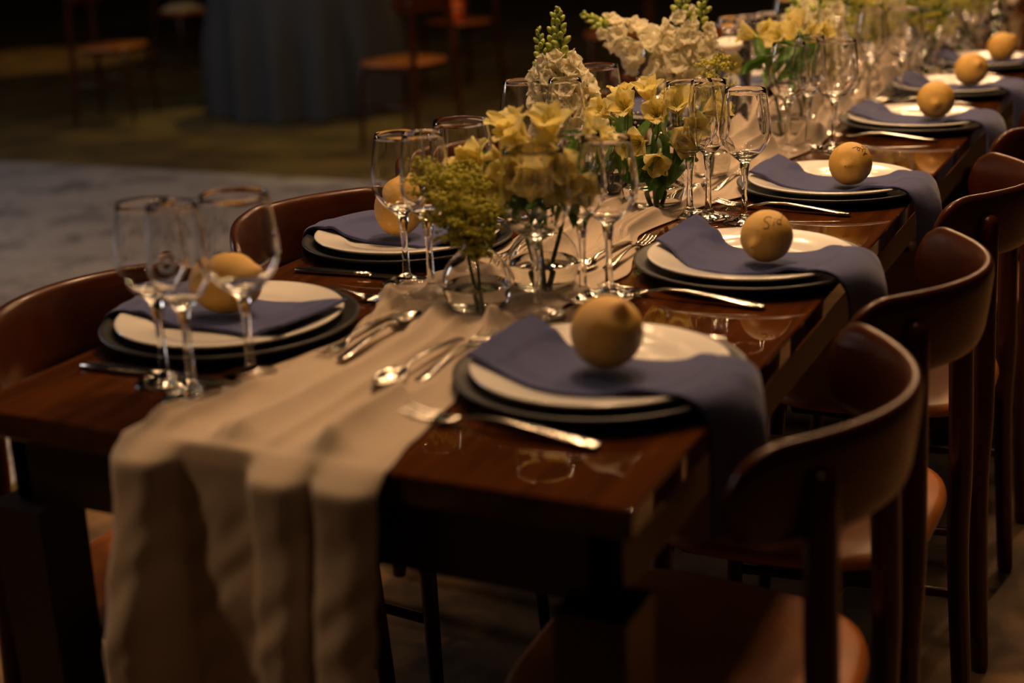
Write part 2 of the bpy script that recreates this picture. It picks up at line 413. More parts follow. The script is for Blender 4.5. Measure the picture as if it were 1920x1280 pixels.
def napkin(label, x, y, rz, seed, **kw):
    me = napkin_mesh(seed, **kw); o = obj('folded_napkin', me, 'napkin_blue', None, (x, y, T), (0, 0, rz))
    s = o.modifiers.new('thick', 'SOLIDIFY'); s.thickness = .0042; s.offset = 1
    b = o.modifiers.new('soft', 'BEVEL'); b.width = .0012; b.segments = 2; b.limit_method = 'ANGLE'
    return tag(o, label, 'napkin', 'folded blue napkins on the plates')

def strip(name, secs, seg=10):     # secs: (x, z, halfwidth, halfthick, dish, y)
    vs, fs = [], []
    for x, z, hw, ht, dish, yy in secs:
        for k in range(seg):
            a = 2*PI*k/seg; c, s = math.cos(a), math.sin(a)
            yv = math.copysign(abs(c)**.7, c)*hw; vs.append((x, yy+yv, z+s*ht+dish*(yv/max(hw, 1e-5))**2))
    n = len(secs)
    for i in range(n-1):
        for k in range(seg):
            k2 = (k+1) % seg; fs.append((i*seg+k, i*seg+k2, (i+1)*seg+k2, (i+1)*seg+k))
    fs.append(tuple(range(seg))[::-1]); fs.append(tuple((n-1)*seg+k for k in range(seg)))
    return vs, fs
def merge(name, parts):
    V, F = [], []
    for v, f in parts: o = len(V); V += v; F += [tuple(o+i for i in q) for q in f]
    return mesh(name, V, F)
# cutlery lies along X, working end at -X
FORK_H = merge('fork_handle', [strip('h', [(.115, .004, .003, .001, 0, 0), (.113, .0042, .0085, .0016, 0, 0), (.09, .0065, .0085, .0017, 0, 0), (.05, .0105, .0058, .0019, 0, 0), (.01, .0135, .0036, .002, 0, 0), (-.02, .0125, .003, .002, 0, 0), (-.036, .0085, .0038, .0019, 0, 0), (-.046, .0055, .0075, .0015, .001, 0)])])
FORK_T = merge('fork_head', [strip('b', [(-.044, .006, .0068, .0015, .001, 0), (-.052, .0042, .0115, .0013, .0018, 0), (-.064, .0035, .0128, .0012, .002, 0)])] +
               [strip('t', [(-.060, .0042+.001*abs(k), .0021, .0011, 0, k*.0073), (-.085, .0048+.001*abs(k), .0020, .001, 0, k*.0073), (-.104, .0095+.0008*abs(k), .0016, .0009, 0, k*.0071), (-.110, .0122, .0009, .0006, 0, k*.007)], 8) for k in (-1.5, -.5, .5, 1.5)])
SPOON_H = FORK_H
def spoon_bowl():
    def f(u, v):
        a = u*2*PI; r = v; x = -.073+.031*r*math.cos(a); wy = .0195*(1-.18*math.cos(a+PI)); return (x, wy*r*math.sin(a), .0015+.0085*r*r+.003*r*r*(math.cos(a) > 0))
    return grid('spoon_bowl', 28, 8, f)
SPOON_B = spoon_bowl()
KNIFE_H = merge('knife_handle', [strip('h', [(.115, .004, .004, .002, 0, 0), (.112, .0042, .0085, .0032, 0, 0), (.07, .0045, .0088, .0036, 0, 0), (.02, .0045, .0068, .0036, 0, 0), (-.005, .004, .006, .003, 0, 0)])])
KNIFE_B = merge('knife_blade', [strip('b', [(-.003, .004, .006, .0022, 0, 0), (-.012, .0036, .0092, .0012, 0, .001), (-.07, .0032, .0102, .0009, 0, .0015), (-.1, .003, .0085, .0008, 0, .0025), (-.115, .003, .002, .0006, 0, .006)])])
def cutlery(kind, label, x, y, z, rz, sc=1.):
    nm = {'fork': 'dinner_fork', 'knife': 'dinner_knife', 'spoon': 'dessert_spoon'}[kind]
    t = thing(nm, label, kind, (x, y, z), rz, kind+'s on the long table'); t.scale = (sc,)*3
    if kind == 'fork': obj('handle', FORK_H, 'silver', t); obj('fork_head', FORK_T, 'silver', t)
    elif kind == 'spoon':
        obj('handle', SPOON_H, 'silver', t); b = obj('spoon_bowl', SPOON_B, 'silver', t)
        s = b.modifiers.new('thick', 'SOLIDIFY'); s.thickness = .0012
    else: obj('handle', KNIFE_H, 'silver', t); obj('blade', KNIFE_B, 'silver', t)
    return t

# ------------------------------------------------------------------ place settings
ORD = ['nearest', 'second', 'third', 'fourth', 'fifth', 'sixth', 'seventh', 'eighth', 'ninth', 'tenth']
BASES = []        # (x, y, radius) of things that stand on the runner
def clr(p): return Vector(p).normalized()
toC = (CAM-Vector((.28, .8, .8))).normalized()
lt = -r0; dn = Vector((0, 0, -1))
SID = [[(.20, .68), (.11, .74), (-.03, .69), (-.07, .58), (.04, .49), (.10, .39), (.03, .29), (-.12, .30)],
       [(.25, .38), (.30, .54)], [(.33, .635), (.335, .645), (.341, .64)],
       [(.55, .58), (.47, .62), (.40, .53), (.43, .43), (.52, .46)], [(.615, .76), (.57, .62), (.52, .44), (.56, .40)]]
SCRAWL = [[(.10, .70), (.30, .74), (.42, .66), (.36, .56), (.30, .66), (.42, .70), (.55, .60)],
          [(.52, .52), (.58, .66), (.66, .58), (.60, .42), (.56, .36), (.66, .44), (.74, .40)], [(.5, .78), (.62, .72), (.72, .62)]]
RIGHT = [  # plate x, y, lemon x, y, lemon nipple axis, lemon radius, napkin args
    (.240, .292, .250, .289, toC*.5-lt*.45+Vector((0, 0, .75)), .0385, None, dict(shift=.045)),
    (.262, .780, .290, .758, toC*.8+lt*.45+dn*.35, .0345, SID, dict(shift=.09)),
    (.250, 1.300, .286, 1.268, toC*.95+lt*.25+dn*.15, .0350, SCRAWL, dict(shift=.06)),
    (.268, 1.960, .305, 1.955, toC*.95+lt*.1+dn*.3, .0375, None, dict(shift=.05)),
    (.268, 2.430, .305, 2.425, toC*.8-lt*.25+Vector((0, 0, .15)), .0375, None, dict(shift=.05)),
    (.268, 2.900, .315, 2.880, toC*.3-lt*.8+Vector((0, 0, .6)), .0365, None, dict(shift=.05))]
LEFT = [(-.263, .322, -.275, .338, Vector((.75, .35, .15)), .0375, None, dict(inner=-.128, lift=.006, shift=.03)),
        (-.262, .765, -.268, .757, Vector((.1, .3, .9)), .0375, None, dict(inner=-.13, lift=.010, shift=.03)),
        (-.262, 1.270, -.268, 1.265, Vector((.4, -.5, .5)), .0365, None, {}),
        (-.262, 1.950, -.268, 1.95, Vector((.4, -.5, .3)), .0365, None, {}),
        (-.262, 2.430, -.268, 2.43, Vector((.4, .5, .5)), .0365, None, {}),
        (-.262, 2.900, -.268, 2.90, Vector((.4, -.2, .5)), .0365, None, {}),
        (-.262, 3.450, -.268, 3.45, Vector((-.4, -.5, .5)), .0365, None, {}),
        (-.262, 3.950, -.268, 3.95, Vector((.2, -.5, .5)), .0365, None, {}),
        (-.262, 4.450, -.268, 4.45, Vector((.4, .1, .5)), .0365, None, {})]
RG = [[('goblet', .074, .498), ('slim', .098, .585), ('wine', .128, .600)],
      [('goblet', .080, 1.064), ('slim', .113, 1.056), ('wine', .174, 1.046)],
      [('wine', .087, 1.622), ('slim', .115, 1.668), ('goblet', .163, 1.673)]]
LG = [[('wine', -.220, .139), ('slim', -.158, .108), ('goblet', -.138, .187)],
      [('wine', -.163, .585), ('slim', -.100, .540), ('goblet', -.112, .668)],
      [('wine', -.215, 1.085), ('goblet', -.155, 1.262), ('slim', -.118, 1.04)]]
SPECIAL = {('R', 1): 'with handwritten name', ('R', 2): 'with scrawled writing'}
for side, rows, gset in (('R', RIGHT, RG), ('L', LEFT, LG)):
    sg = 1 if side == 'R' else -1; rz = 0 if sg > 0 else PI; sn = 'right' if sg > 0 else 'left'
    for i, (px, py, lx, ly, ax, lr, st, kw) in enumerate(rows):
        wh = 'at the %s place on the %s side' % (ORD[i], sn)
        tag(obj('charger_plate', CHARGER, 'slate', None, (px, py, T)), 'black slate-like charger plate '+wh, 'charger', 'black charger plates under the dinner plates')
        tag(obj('dinner_plate', PLATE, 'porcelain', None, (px, py, T+.0055), (0, 0, R.uniform(0, 6))), 'white dinner plate '+wh, 'plate', 'white dinner plates')
        napkin('folded blue cloth napkin draped over plate '+wh, px, py, rz, 11*i+(3 if sg > 0 else 5), **kw)
        d = 'round yellow lemon '+(SPECIAL.get((side, i), '')+' ' if (side, i) in SPECIAL else '')+wh
        lemon(d, lx, ly, T+.0212, ax, lr, 1.2 if (side == 'L' and i < 2) else 1.03, st)
        a = R.uniform(-.06, .06)
        cutlery('fork', 'silver dinner fork '+wh, px-.045*sg, py-.166*sg, T, rz+(-.06 if sg > 0 else .03)+a*.4)
        cutlery('knife', 'silver dinner knife '+wh, px-.03*sg, py+.17*sg, T, rz+.04+a*.5)
        # dessert spoon and fork lie across the top of the plate, on the runner
        cutlery('spoon', 'silver dessert spoon above the plate '+wh, px-.205*sg, py+(.02 if sg < 0 else -.03)*1, T+.007, rz+PI/2+.02+a, .84)
        cutlery('fork', 'silver dessert fork above the plate '+wh, px-.178*sg, py+.01, T+.006, rz-PI/2+.05+a, .80)
        if i < 3: gl = gset[i]
        else: gl = [('wine', px-.135*sg-.02, py+.27*sg), ('slim', px-.165*sg, py+.31*sg), ('goblet', px-.10*sg, py+.345*sg)]
        for kd, gx, gy in gl:
            onr = abs(gx) < .135
            wine_glass(kd, gx, gy, wh, T+(.0025 if onr else 0)); BASES.append((gx, gy, .04))

# ------------------------------------------------------------------ chairs round the long table
for i, y in enumerate((.288, .768, 1.335, 1.95, 2.43, 2.92)):
    chair('dark bentwood chair, %s in the row on the right side of the table' % ORD[i], (.362+.003*(i % 2)), y, .02*(-1)**i, 'bentwood chairs at the long table')
for i, y in enumerate((.30, .80, 1.30, 1.95, 2.45)):
    chair('dark bentwood chair, %s in the row on the left side of the table' % ORD[i], -.350, y, PI+.03*(-1)**i, 'bentwood chairs at the long table')

# ------------------------------------------------------------------ flower parts
def petal_mesh(name, L, W, b0, b1, cup=.25, ruffle=0., point=1., nu=8, nv=6, ph=0.):
    pts = []; p = Vector((0, 0, 0)); sub = 4
    for i in range(nu*sub+1):
        if i % sub == 0: pts.append((p.copy(), b0+b1*(i/(nu*sub))))
        a = b0+b1*(i/(nu*sub)); p += Vector((0, math.sin(a), math.cos(a)))*(L/(nu*sub))
    def f(u, v):
        q, a = pts[int(round(u*nu))]; c = v*2-1
        hw = W/2*(max(.0, math.sin(PI*min(1, (u*.9+.06))**point))**.75)
        if u > .999: hw *= .5
        nrm = Vector((0, -math.cos(a), math.sin(a)))
        z = cup*hw*c*c + ruffle*math.sin(c*5+ph+u*3)*u*u*(.4+abs(c))
        return q + Vector((c*hw, 0, 0)) + nrm*z
    return grid(name, nu, nv, f)
AP_OUT = petal_mesh('petal', .046, .034, .40, .85, .28, .0022, 1.2)
AP_IN = petal_mesh('petal', .047, .022, .34, .72, .40, .0014, 1.05)
def throat_mesh():
    lst = []
    for k in range(6):
        a = k*1.05; lst.append(([(0, 0, 0), (.003*math.cos(a), .003*math.sin(a), .014), (.008*math.cos(a), .008*math.sin(a), .03)], .0006))
    lst.append(([(0, 0, -.012), (0, 0, .004)], .0032)); return tubes('bloom_throat', lst, 6)
THROAT = throat_mesh()
LEAF = petal_mesh('leaf', .075, .022, .5, .8, .3, .001, .75, 9, 4)
def bloom(parent, loc, d, sc, open_=0., spin=0.):
    q = ZQ(d) @ Quaternion((0, 0, 1), spin)
    b = obj('bloom', THROAT, 'bud_green', parent, loc, q, sc)
    for k in range(6):
        inn = k % 2
        obj('petal', AP_IN if inn else AP_OUT, 'alst_streak' if inn else 'alst_yellow', b, (0, 0, 0), (open_ if not inn else open_*.7, 0, k*PI/3))
    # rot order XYZ: tilt about X opens the petal, then spin about Z
    return b
def leaf(parent, loc, d, sc, spin=0, m='leaf_green'):
    return obj('leaf', LEAF, m, parent, loc, ZQ(d) @ Quaternion((0, 0, 1), spin), sc)
SIZE = {}
def alstroemeria(label, base, top, blooms, leaves=4, seed=1, sc=1.):
    rr = random.Random(seed); b = Vector(base); t = Vector(top)
    o = thing('alstroemeria_stem', label, 'flower', base, 0, 'alstroemeria stems in bud vases')
    mid = (b+t)/2 + Vector((rr.uniform(-.01, .01), rr.uniform(-.01, .01), 0)); node = t - Vector((0, 0, .035))
    obj('stem', tube('stem', [p-b for p in catmull([b, mid, node], 6)], lambda q: .0032-.0008*q, 8), 'stem_green', o)
    for off, d, op in blooms:
        tip = t + Vector(off) - b
        obj('pedicel', tube('pedicel', catmull([node-b, (node-b)*.5+tip*.5+Vector((off[0]*.3, off[1]*.3, -.004)), tip], 4), .0014, 6), 'stem_green', o)
        bloom(o, tip, d, sc*rr.uniform(.92, 1.08), op, rr.uniform(0, 2))
    for k in range(leaves):
        a = rr.uniform(0, 2*PI); h = rr.uniform(-.03, .02)
        leaf(o, node-b+Vector((0, 0, h)), (math.cos(a), math.sin(a), rr.uniform(-.15, .5)), rr.uniform(.7, 1.1), rr.uniform(-.5, .5)+PI)
    return o
def snap_floret():
    V, F, U = [], [], []
    def add(me, Mx):
        o = len(V); V.extend(Mx @ v.co for v in me.vertices); F.extend(tuple(o+i for i in p.vertices) for p in me.polygons); bpy.data.meshes.remove(me)
    for k in range(5):
        a = k*2*PI/5+.3
        me = petal_mesh('p', .025, .029, -.1, (1.5, 2.3, 1.8, 2.6, 2.0)[k], .35, .0050, .75, 7, 6, k*1.3)
        add(me, Matrix.Rotation(a, 4, 'Z') @ Matrix.Translation((0, .0045, .011)))
    tb_ = lathe('t', [(.003, -.004), (.0058, .0), (.0068, .006), (.0075, .013), (.0075, .017), (.005, .0205), (0, .0215)], 12); add(tb_, Matrix())
    return mesh('floret', V, F)
FLORET = [snap_floret()]
BUD = lathe('bud', [(0, -.006), (.003, -.005), (.0052, 0), (.0048, .005), (.0025, .0095), (0, .011)], 12)
CALYX = lathe('calyx', [(.001, -.006), (.004, -.004), (.0052, .0), (.0055, .003)], 8)
def snapdragon(label, pts, color='snap_white', seed=1, start=.42, n_fl=22, n_bud=16, sc=1., group='snapdragon spikes in the vases'):
    rr = random.Random(seed); P = catmull(pts, 12); b = P[0].copy()
    o = thing('snapdragon_spike', label, 'flower', tuple(b), 0, group)
    obj('stem', tube('stem', [p-b for p in P], lambda q: .0036-.0022*q, 8), 'stem_green', o)
    N = len(P)-1
    def at(s):
        i = min(N-1, int(s*N)); fr = s*N-i; tn = (P[i+1]-P[i]).normalized(); return P[i].lerp(P[i+1], fr)-b, tn
    split = start+(1-start)*.66; g = 2.4
    for k in range(n_fl):
        s = lerp(start, split, k/(n_fl-1)); p, tn = at(s); a = k*g+rr.uniform(-.3, .3)
        e1 = tn.orthogonal().normalized(); e2 = tn.cross(e1); out = e1*math.cos(a)+e2*math.sin(a)
        size = lerp(1.25, .66, k/(n_fl-1))*sc; d = (out + tn*.35 + Vector((0, 0, -.1))).normalized()
        fl = obj('floret', FLORET[0], color, o, p+out*.017*size, ZQ(d) @ Quaternion((0, 0, 1), rr.uniform(0, 6)), size*rr.uniform(.9, 1.1))
    for k in range(n_bud):
        s = lerp(split, .99, (k/(n_bud-1))**.9); p, tn = at(s); a = k*g*1.01
        e1 = tn.orthogonal().normalized(); e2 = tn.cross(e1); out = e1*math.cos(a)+e2*math.sin(a)
        q = k/(n_bud-1); size = lerp(1.25, .6, q)*sc; d = (out+tn*lerp(.6, 1.6, q)).normalized()
        obj('bud', BUD, 'bud_green', o, p+out*lerp(.011, .003, q)*sc, ZQ(d), size)
    return o
ICO = [(0, 0, 1), (.89, 0, .45), (.28, .85, .45), (-.72, .53, .45), (-.72, -.53, .45), (.28, -.85, .45), (.72, .53, -.45), (-.28, .85, -.45), (-.89, 0, -.45), (-.28, -.85, -.45), (.72, -.53, -.45), (0, 0, -1)]
ICF = [(0, 1, 2), (0, 2, 3), (0, 3, 4), (0, 4, 5), (0, 5, 1), (1, 6, 2), (2, 7, 3), (3, 8, 4), (4, 9, 5), (5, 10, 1), (6, 7, 2), (7, 8, 3), (8, 9, 4), (9, 10, 5), (10, 6, 1), (11, 7, 6), (11, 8, 7), (11, 9, 8), (11, 10, 9), (11, 6, 10)]
def blobs(name, cs):
    V, F = [], []
    for c, r in cs:
        o = len(V); V += [Vector(c)+Vector(v)*r for v in ICO]; F += [tuple(o+i for i in f) for f in ICF]
    return mesh(name, V, F)
def spray(kind, label, base, top, width, seed, nbr=16, dens=26, cat='flower'):
    """goldenrod plume or baby's breath: branching stem with countless tiny florets"""
    rr = random.Random(seed); b = Vector(base); t = Vector(top); ax = (t-b)
    o = thing('goldenrod_spray' if kind == 'gold' else 'babys_breath_spray', label, cat, base, 0, 'filler sprays in the vases')
    lst = [([p-b for p in catmull([b, b.lerp(t, .5)+Vector((.004, .003, 0)), t], 5)], lambda q: .0024-.0014*q)]; cs = []
    s0 = .45
    for k in range(nbr):
        s = s0+(1-s0)*k/nbr; p = ax*s; a = k*2.4+rr.uniform(-.4, .4); ln = width*(.55+.45*math.sin(PI*min(1, (1-s)/(1-s0)*.8+.15)))*rr.uniform(.7, 1.1)
        dirv = Vector((math.cos(a), math.sin(a), rr.uniform(.35, .9)))
        q1 = p+dirv*ln*.55; q2 = q1+Vector((dirv.x, dirv.y, dirv.z*.3))*ln*.5
        lst.append(([p, q1, q2], .0007))
        for m_ in range(dens):
            f = rr.random()**.7; c = p.lerp(q1, f*2) if f < .5 else q1.lerp(q2, f*2-1)
            j = .006 if kind == 'gold' else .014
            c = c+Vector((rr.gauss(0, j), rr.gauss(0, j), abs(rr.gauss(0, j))))
            cs.append((c, rr.uniform(.0014, .0030) if kind == 'gold' else rr.uniform(.0014, .0028)))
    obj('branches', tubes('branches', lst, 5), 'stem_green', o)
    f = obj('florets', blobs('florets', cs), 'solidago' if kind == 'gold' else 'gyp_white', o); f['kind'] = 'stuff'
    return o

# ------------------------------------------------------------------ vases
def vase_meshes(rb, hb, rn, hn, wl):
    H = hb+hn; out = [(0, 0), (rb*.72, 0), (rb*.86, .003), (rb*.97, hb*.28), (rb, hb*.45), (rb*.93, hb*.68), (rb*.70, hb*.88), (rn*1.25, hb*1.02), (rn, hb+hn*.3), (rn*1.02, hb+hn*.7), (rn*1.25, H)]
    out = [(p.x, p.y) for p in catmull([(a, b, 0) for a, b in out[2:]], 4)]
    th = .0018; inn = [(max(r-th, .001), max(z, .006)) for r, z in out[::-1]]; inn = [p for p in inn if p[1] > .0065]
    prof = [(0, .001), (rb*.5, .001), (rb*.72, 0)]+out+[(rn*1.25-.0009, H+.0008)]+inn+[(rb*.6, .0058), (0, .0055)]
    wp = [(r, z) for r, z in inn[::-1] if z < wl]; wr = wp[-1][0]
    wprof = [(0, .0053), (rb*.6, .0056)]+[(r+.0003, z) for r, z in wp]+[(wr-.001, wp[-1][1]+.0006), (0, wp[-1][1]+.0004)]
    return lathe('vase_body', prof, 48), lathe('water', wprof, 40)
VM = dict(flask=vase_meshes(.044, .072, .0155, .022, .030), ball=vase_meshes(.047, .075, .018, .02, .034), slim=vase_meshes(.034, .07, .012, .025, .045), tall=vase_meshes(.040, .10, .018, .03, .06))
VN = dict(flask='round-bodied', ball='globe-shaped', slim='small narrow', tall='tall bottle-shaped')
def vase(kind, x, y, what):
    t = thing('bud_vase', '%s clear glass bud vase holding %s' % (VN[kind], what), 'vase', (x, y, T+.003), 0, 'clear glass bud vases along the runner')
    for nm, me in zip(('vase_body', 'water'), VM[kind]): obj(nm, me, 'glass' if nm == 'vase_body' else 'water', t)
    BASES.append((x, y, .05)); return (x, y, T+.009)

# V1 goldenrod nearest
x, y, z = vase('flask', -.014, .505, 'the nearest goldenrod sprig')
spray('gold', 'nearest yellow-green goldenrod sprig, in round vase', (x, y, z), (x-.050, y+.01, T+.165), .050, 3, 26, 52)
spray('gold', 'short goldenrod sprig leaning beside the nearest one', (x+.004, y, z), (x-.005, y-.015, T+.130), .042, 4, 22, 44)
# V2 near alstroemeria
x, y, z = vase('ball', .028, .618, 'the nearest bunch of yellow alstroemeria')
for k, (dx, dy, h, bl) in enumerate((
    (-.040, -.012, .165, [((-.02, -.02, .0), (-.3, -.75, .35), .1), ((.022, -.012, .012), (.25, -.7, .4), .2), ((-.035, .01, -.02), (-.9, -.3, .1), .05), ((.0, .01, .03), (-.1, -.2, 1), .1)]),
    (.008, -.016, .172, [((-.015, -.02, -.012), (-.1, -.9, .25), .3), ((.03, -.015, .0), (.5, -.8, .2), .2), ((.01, .01, .028), (.1, -.3, 1), .1), ((-.02, .0, .02), (-.5, -.4, .8), .15)]),
    (.036, .006, .165, [((.018, -.02, -.02), (.6, -.7, .0), .2), ((-.012, -.02, .01), (0, -.8, .5), .1), ((.02, .01, .02), (.6, .1, .8), .1)]),
    (-.075, .0, .135, [((-.008, -.015, -.02), (-.6, -.7, .0), .25), ((-.02, .01, .012), (-.6, .1, .8), .0)]))):
    alstroemeria('yellow alstroemeria stem %s in the nearest bunch' % ('with big front bloom', 'with wide open central blooms', 'leaning right', 'leaning left')[k], (x+dx*.12, y+dy*.2, z), (x+dx, y+dy, T+h), bl+[((rx*.03, ry*.02-.01, rz_), (rx, ry-.5, .35), .1) for rx, ry, rz_ in ((-.8, -.6, -.004), (.3, -.9, -.018))], 9, 20+k, 1.04)
# V3 baby's breath
x, y, z = vase('slim', -.095, 1.165, 'white baby\'s breath')
for k, (dx, dy) in enumerate(((-.02, 0), (.028, -.01))):
    spray('gyp', 'tiny white baby\'s breath spray %s' % ('left in small vase', 'right in small vase')[k], (x, y, z), (x+dx, y+dy, T+.125), .035, 30+k, 12, 14)
# V4 second alstroemeria bunch
x, y, z = vase('ball', .006, 1.115, 'the sharp second bunch of yellow alstroemeria')
for k, (dx, dy, h, bl) in enumerate((
    (-.048, -.01, .145, [((-.022, -.015, .005), (-.45, -.7, .55), .15), ((.012, -.02, .012), (.0, -.8, .6), .2), ((-.005, .01, .02), (-.2, .1, 1), .1)]),
    (.005, -.02, .143, [((-.012, -.02, -.03), (-.2, -.95, .1), .1), ((.012, -.015, .008), (.15, -.85, .5), .25), ((-.005, .0, .03), (-.1, -.3, 1), .15)]),
    (.050, -.008, .145, [((.02, -.02, -.008), (.5, -.8, .2), .15), ((-.005, -.012, .012), (.1, -.6, .8), .15), ((.028, .012, .01), (.9, .1, .4), .1)]),
    (.024, -.03, .098, [((.0, -.02, .0), (.15, -.8, -.35), .15), ((.022, -.01, .02), (.7, -.6, .1), .1)]))):
    alstroemeria('yellow alstroemeria stem %s in the second bunch' % ('leaning left', 'with upright middle blooms', 'leaning right', 'with low drooping bloom')[k], (x+dx*.14, y+dy*.2, z), (x+dx, y+dy, T+h), bl, 8, 40+k, .98)
# V5 tall white snapdragons
x, y, z = vase('tall', -.150, 1.135, 'the tall white snapdragons on the left')
snapdragon('tall white snapdragon spike, straight with forked green tip', [(x+.004, y, z), (x+.010, y, T+.13), (x-.012, y, T+.22), (x-.017, y, T+.318)], seed=51, start=.20, n_fl=34, n_bud=18)
snapdragon('white snapdragon spike pressed against the tallest one', [(x, y, z), (x-.012, y-.004, T+.13), (x-.027, y, T+.21), (x-.026, y+.004, T+.312)], seed=52, start=.22, n_fl=26, n_bud=16)
snapdragon('shorter white snapdragon spike leaning left', [(x-.004, y, z), (x-.018, y-.008, T+.12), (x-.040, y-.006, T+.2), (x-.054, y-.004, T+.285)], seed=53, start=.25, n_fl=20, n_bud=14, sc=.9)
# V6 pair of snapdragons with a drooping one
x, y, z = vase('tall', -.120, 1.53, 'the upright and drooping white snapdragons')
snapdragon('drooping white snapdragon spike pointing left', [(x, y, z), (x-.008, y, T+.13), (x-.045, y, T+.205), (x-.105, y-.01, T+.235), (x-.165, y-.02, T+.272)], seed=61, start=.44, n_fl=18, n_bud=16, sc=.92)
snapdragon('upright white snapdragon spike with long green tip', [(x+.004, y, z), (x+.010, y, T+.14), (x+.024, y, T+.24), (x+.034, y, T+.345)], seed=62, start=.3, n_fl=22, n_bud=18)
snapdragon('white snapdragon spike leaning right behind upright one', [(x+.006, y, z), (x+.030, y+.01, T+.13), (x+.055, y+.01, T+.22), (x+.072, y+.01, T+.32)], seed=63, start=.27, n_fl=24, n_bud=14)
# V7 goldenrod between the second glasses
x, y, z = vase('slim', .02, 1.36, 'the goldenrod seen through the second glasses')
spray('gold', 'slim goldenrod sprig seen through wine glass', (x, y, z), (x+.008, y, T+.205), .032, 71, 22, 20)
# V8 cylinder vase with floating candle
CYL = lathe('cylinder_body', [(0, 0), (.046, 0), (.0475, .002), (.0475, .205), (.0468, .2065), (.0461, .205), (.0461, .008), (.044, .006), (0, .006)], 56)
CWAT = lathe('water', [(0, .0062), (.0455, .0068), (.0463, .009), (.0463, .150), (0, .1502)], 56)
cx, cy = -.125, 1.93
t = thing('cylinder_vase', 'tall clear cylinder vase with floating candle and yellow bloom', 'vase', (cx, cy, T+.002)); BASES.append((cx, cy, .055))
obj('cylinder_body', CYL, 'glass', t); obj('water', CWAT, 'water', t)
cnd = thing('floating_candle', 'white floating candle in the cylinder vase', 'candle', (cx, cy, T+.138))
obj('wax', lathe('wax', [(0, 0), (.014, .001), (.026, .009), (.031, .022), (.030, .026), (.024, .0265), (0, .025)], 32), 'candle_wax', cnd)
obj('wick', tube('wick', [(0, 0, .024), (.001, 0, .034)], .0007, 6), 'ink', cnd)
fl = thing('submerged_flower', 'yellow alstroemeria bloom sunk in the cylinder vase', 'flower', (cx, cy, T+.009))
obj('stem', tube('stem', [(0, 0, 0), (.004, 0, .07)], .0025, 8), 'stem_green', fl)
bloom(fl, (.006, -.006, .088), (.2, -.5, .8), .95, .1); bloom(fl, (-.010, .004, .085), (-.5, -.4, .7), .9, .1)
# far vases: mixed bunches
def far_bunch(i, kind, x, y):
    rr = random.Random(100+i); o5 = ORD[i] if i < len(ORD) else '%d' % i
    what = {'ws': 'white snapdragons', 'ys': 'yellow snapdragons', 'al': 'yellow alstroemeria', 'go': 'goldenrod', 'gy': 'baby\'s breath'}[kind]
    pos = 'in the %s vase of the far row' % o5
    x, y, z = vase('tall' if kind in ('ws', 'ys') else ('ball' if kind == 'al' else 'flask'), x, y, '%s, %s of the far row' % (what, o5))
    if kind in ('ws', 'ys'):
        for k in range(3):
            a = k*2.1+i; l = .03+.025*rr.random()
            snapdragon('%s snapdragon spike %s %s' % ({'ws': 'white', 'ys': 'yellow'}[kind], ('leaning out', 'standing tall', 'half hidden')[k], pos),
                       [(x, y, z), (x+l*.3*math.cos(a), y+l*.3*math.sin(a), T+.13), (x+l*math.cos(a), y+l*math.sin(a), T+rr.uniform(.26, .33))], 'snap_white' if kind == 'ws' else 'snap_yellow', 200+i*5+k, .38, 16, 10, 1.05)
    elif kind == 'al':
        for k in range(3):
            a = k*2.1+i; dx, dy = .045*math.cos(a), .04*math.sin(a)
            bl = [((.02*math.cos(b), .02*math.sin(b), rr.uniform(-.015, .02)), (math.cos(b), math.sin(b)-.3, rr.uniform(.2, .8)), .15) for b in (0+k, 2.1+k, 4.2+k)]
            alstroemeria('yellow alstroemeria stem %s %s' % (('leaning out', 'standing tall', 'half hidden')[k], pos), (x+dx*.12, y+dy*.12, z), (x+dx, y+dy, T+rr.uniform(.18, .23)), bl, 8, 300+i*5+k)
    else:
        for k in range(2):
            spray('gold' if kind == 'go' else 'gyp', '%s spray %s %s' % ({'go': 'yellow-green goldenrod', 'gy': 'white baby\'s breath'}[kind], ('leaning left', 'leaning right')[k], pos),
                  (x, y, z), (x+(-.04, .035)[k], y+.01, T+rr.uniform(.2, .25)), .075, 400+i*3+k, 22, 26)
FAR = [('ws', .02, 2.02), ('al', .035, 1.80), ('ys', -.02, 2.25), ('go', .05, 2.42), ('al', -.06, 2.62), ('ws', .0, 2.85), ('go', -.05, 3.1), ('ws', .06, 3.25), ('al', .02, 3.48), ('gy', -.05, 3.7), ('ys', .05, 3.85), ('ws', -.05, 4.1), ('go', .06, 4.25), ('al', -.02, 4.5), ('ws', .07, 4.65), ('go', -.04, 4.9), ('ys', .05, 5.1), ('ws', -.02, 5.4), ('go', .16, 2.66), ('al', .11, 2.98), ('go', .17, 3.14), ('al', .14, 3.56), ('go', .19, 3.68), ('al', .16, 4.0)]
ORD += ['eleventh', 'twelfth', 'thirteenth', 'fourteenth', 'fifteenth', 'sixteenth', 'seventeenth', 'eighteenth', 'nineteenth', 'twentieth', 'twenty-first', 'twenty-second', 'twenty-third', 'twenty-fourth']
for i, (k, x, y) in enumerate(FAR): far_bunch(i, k, x, y)

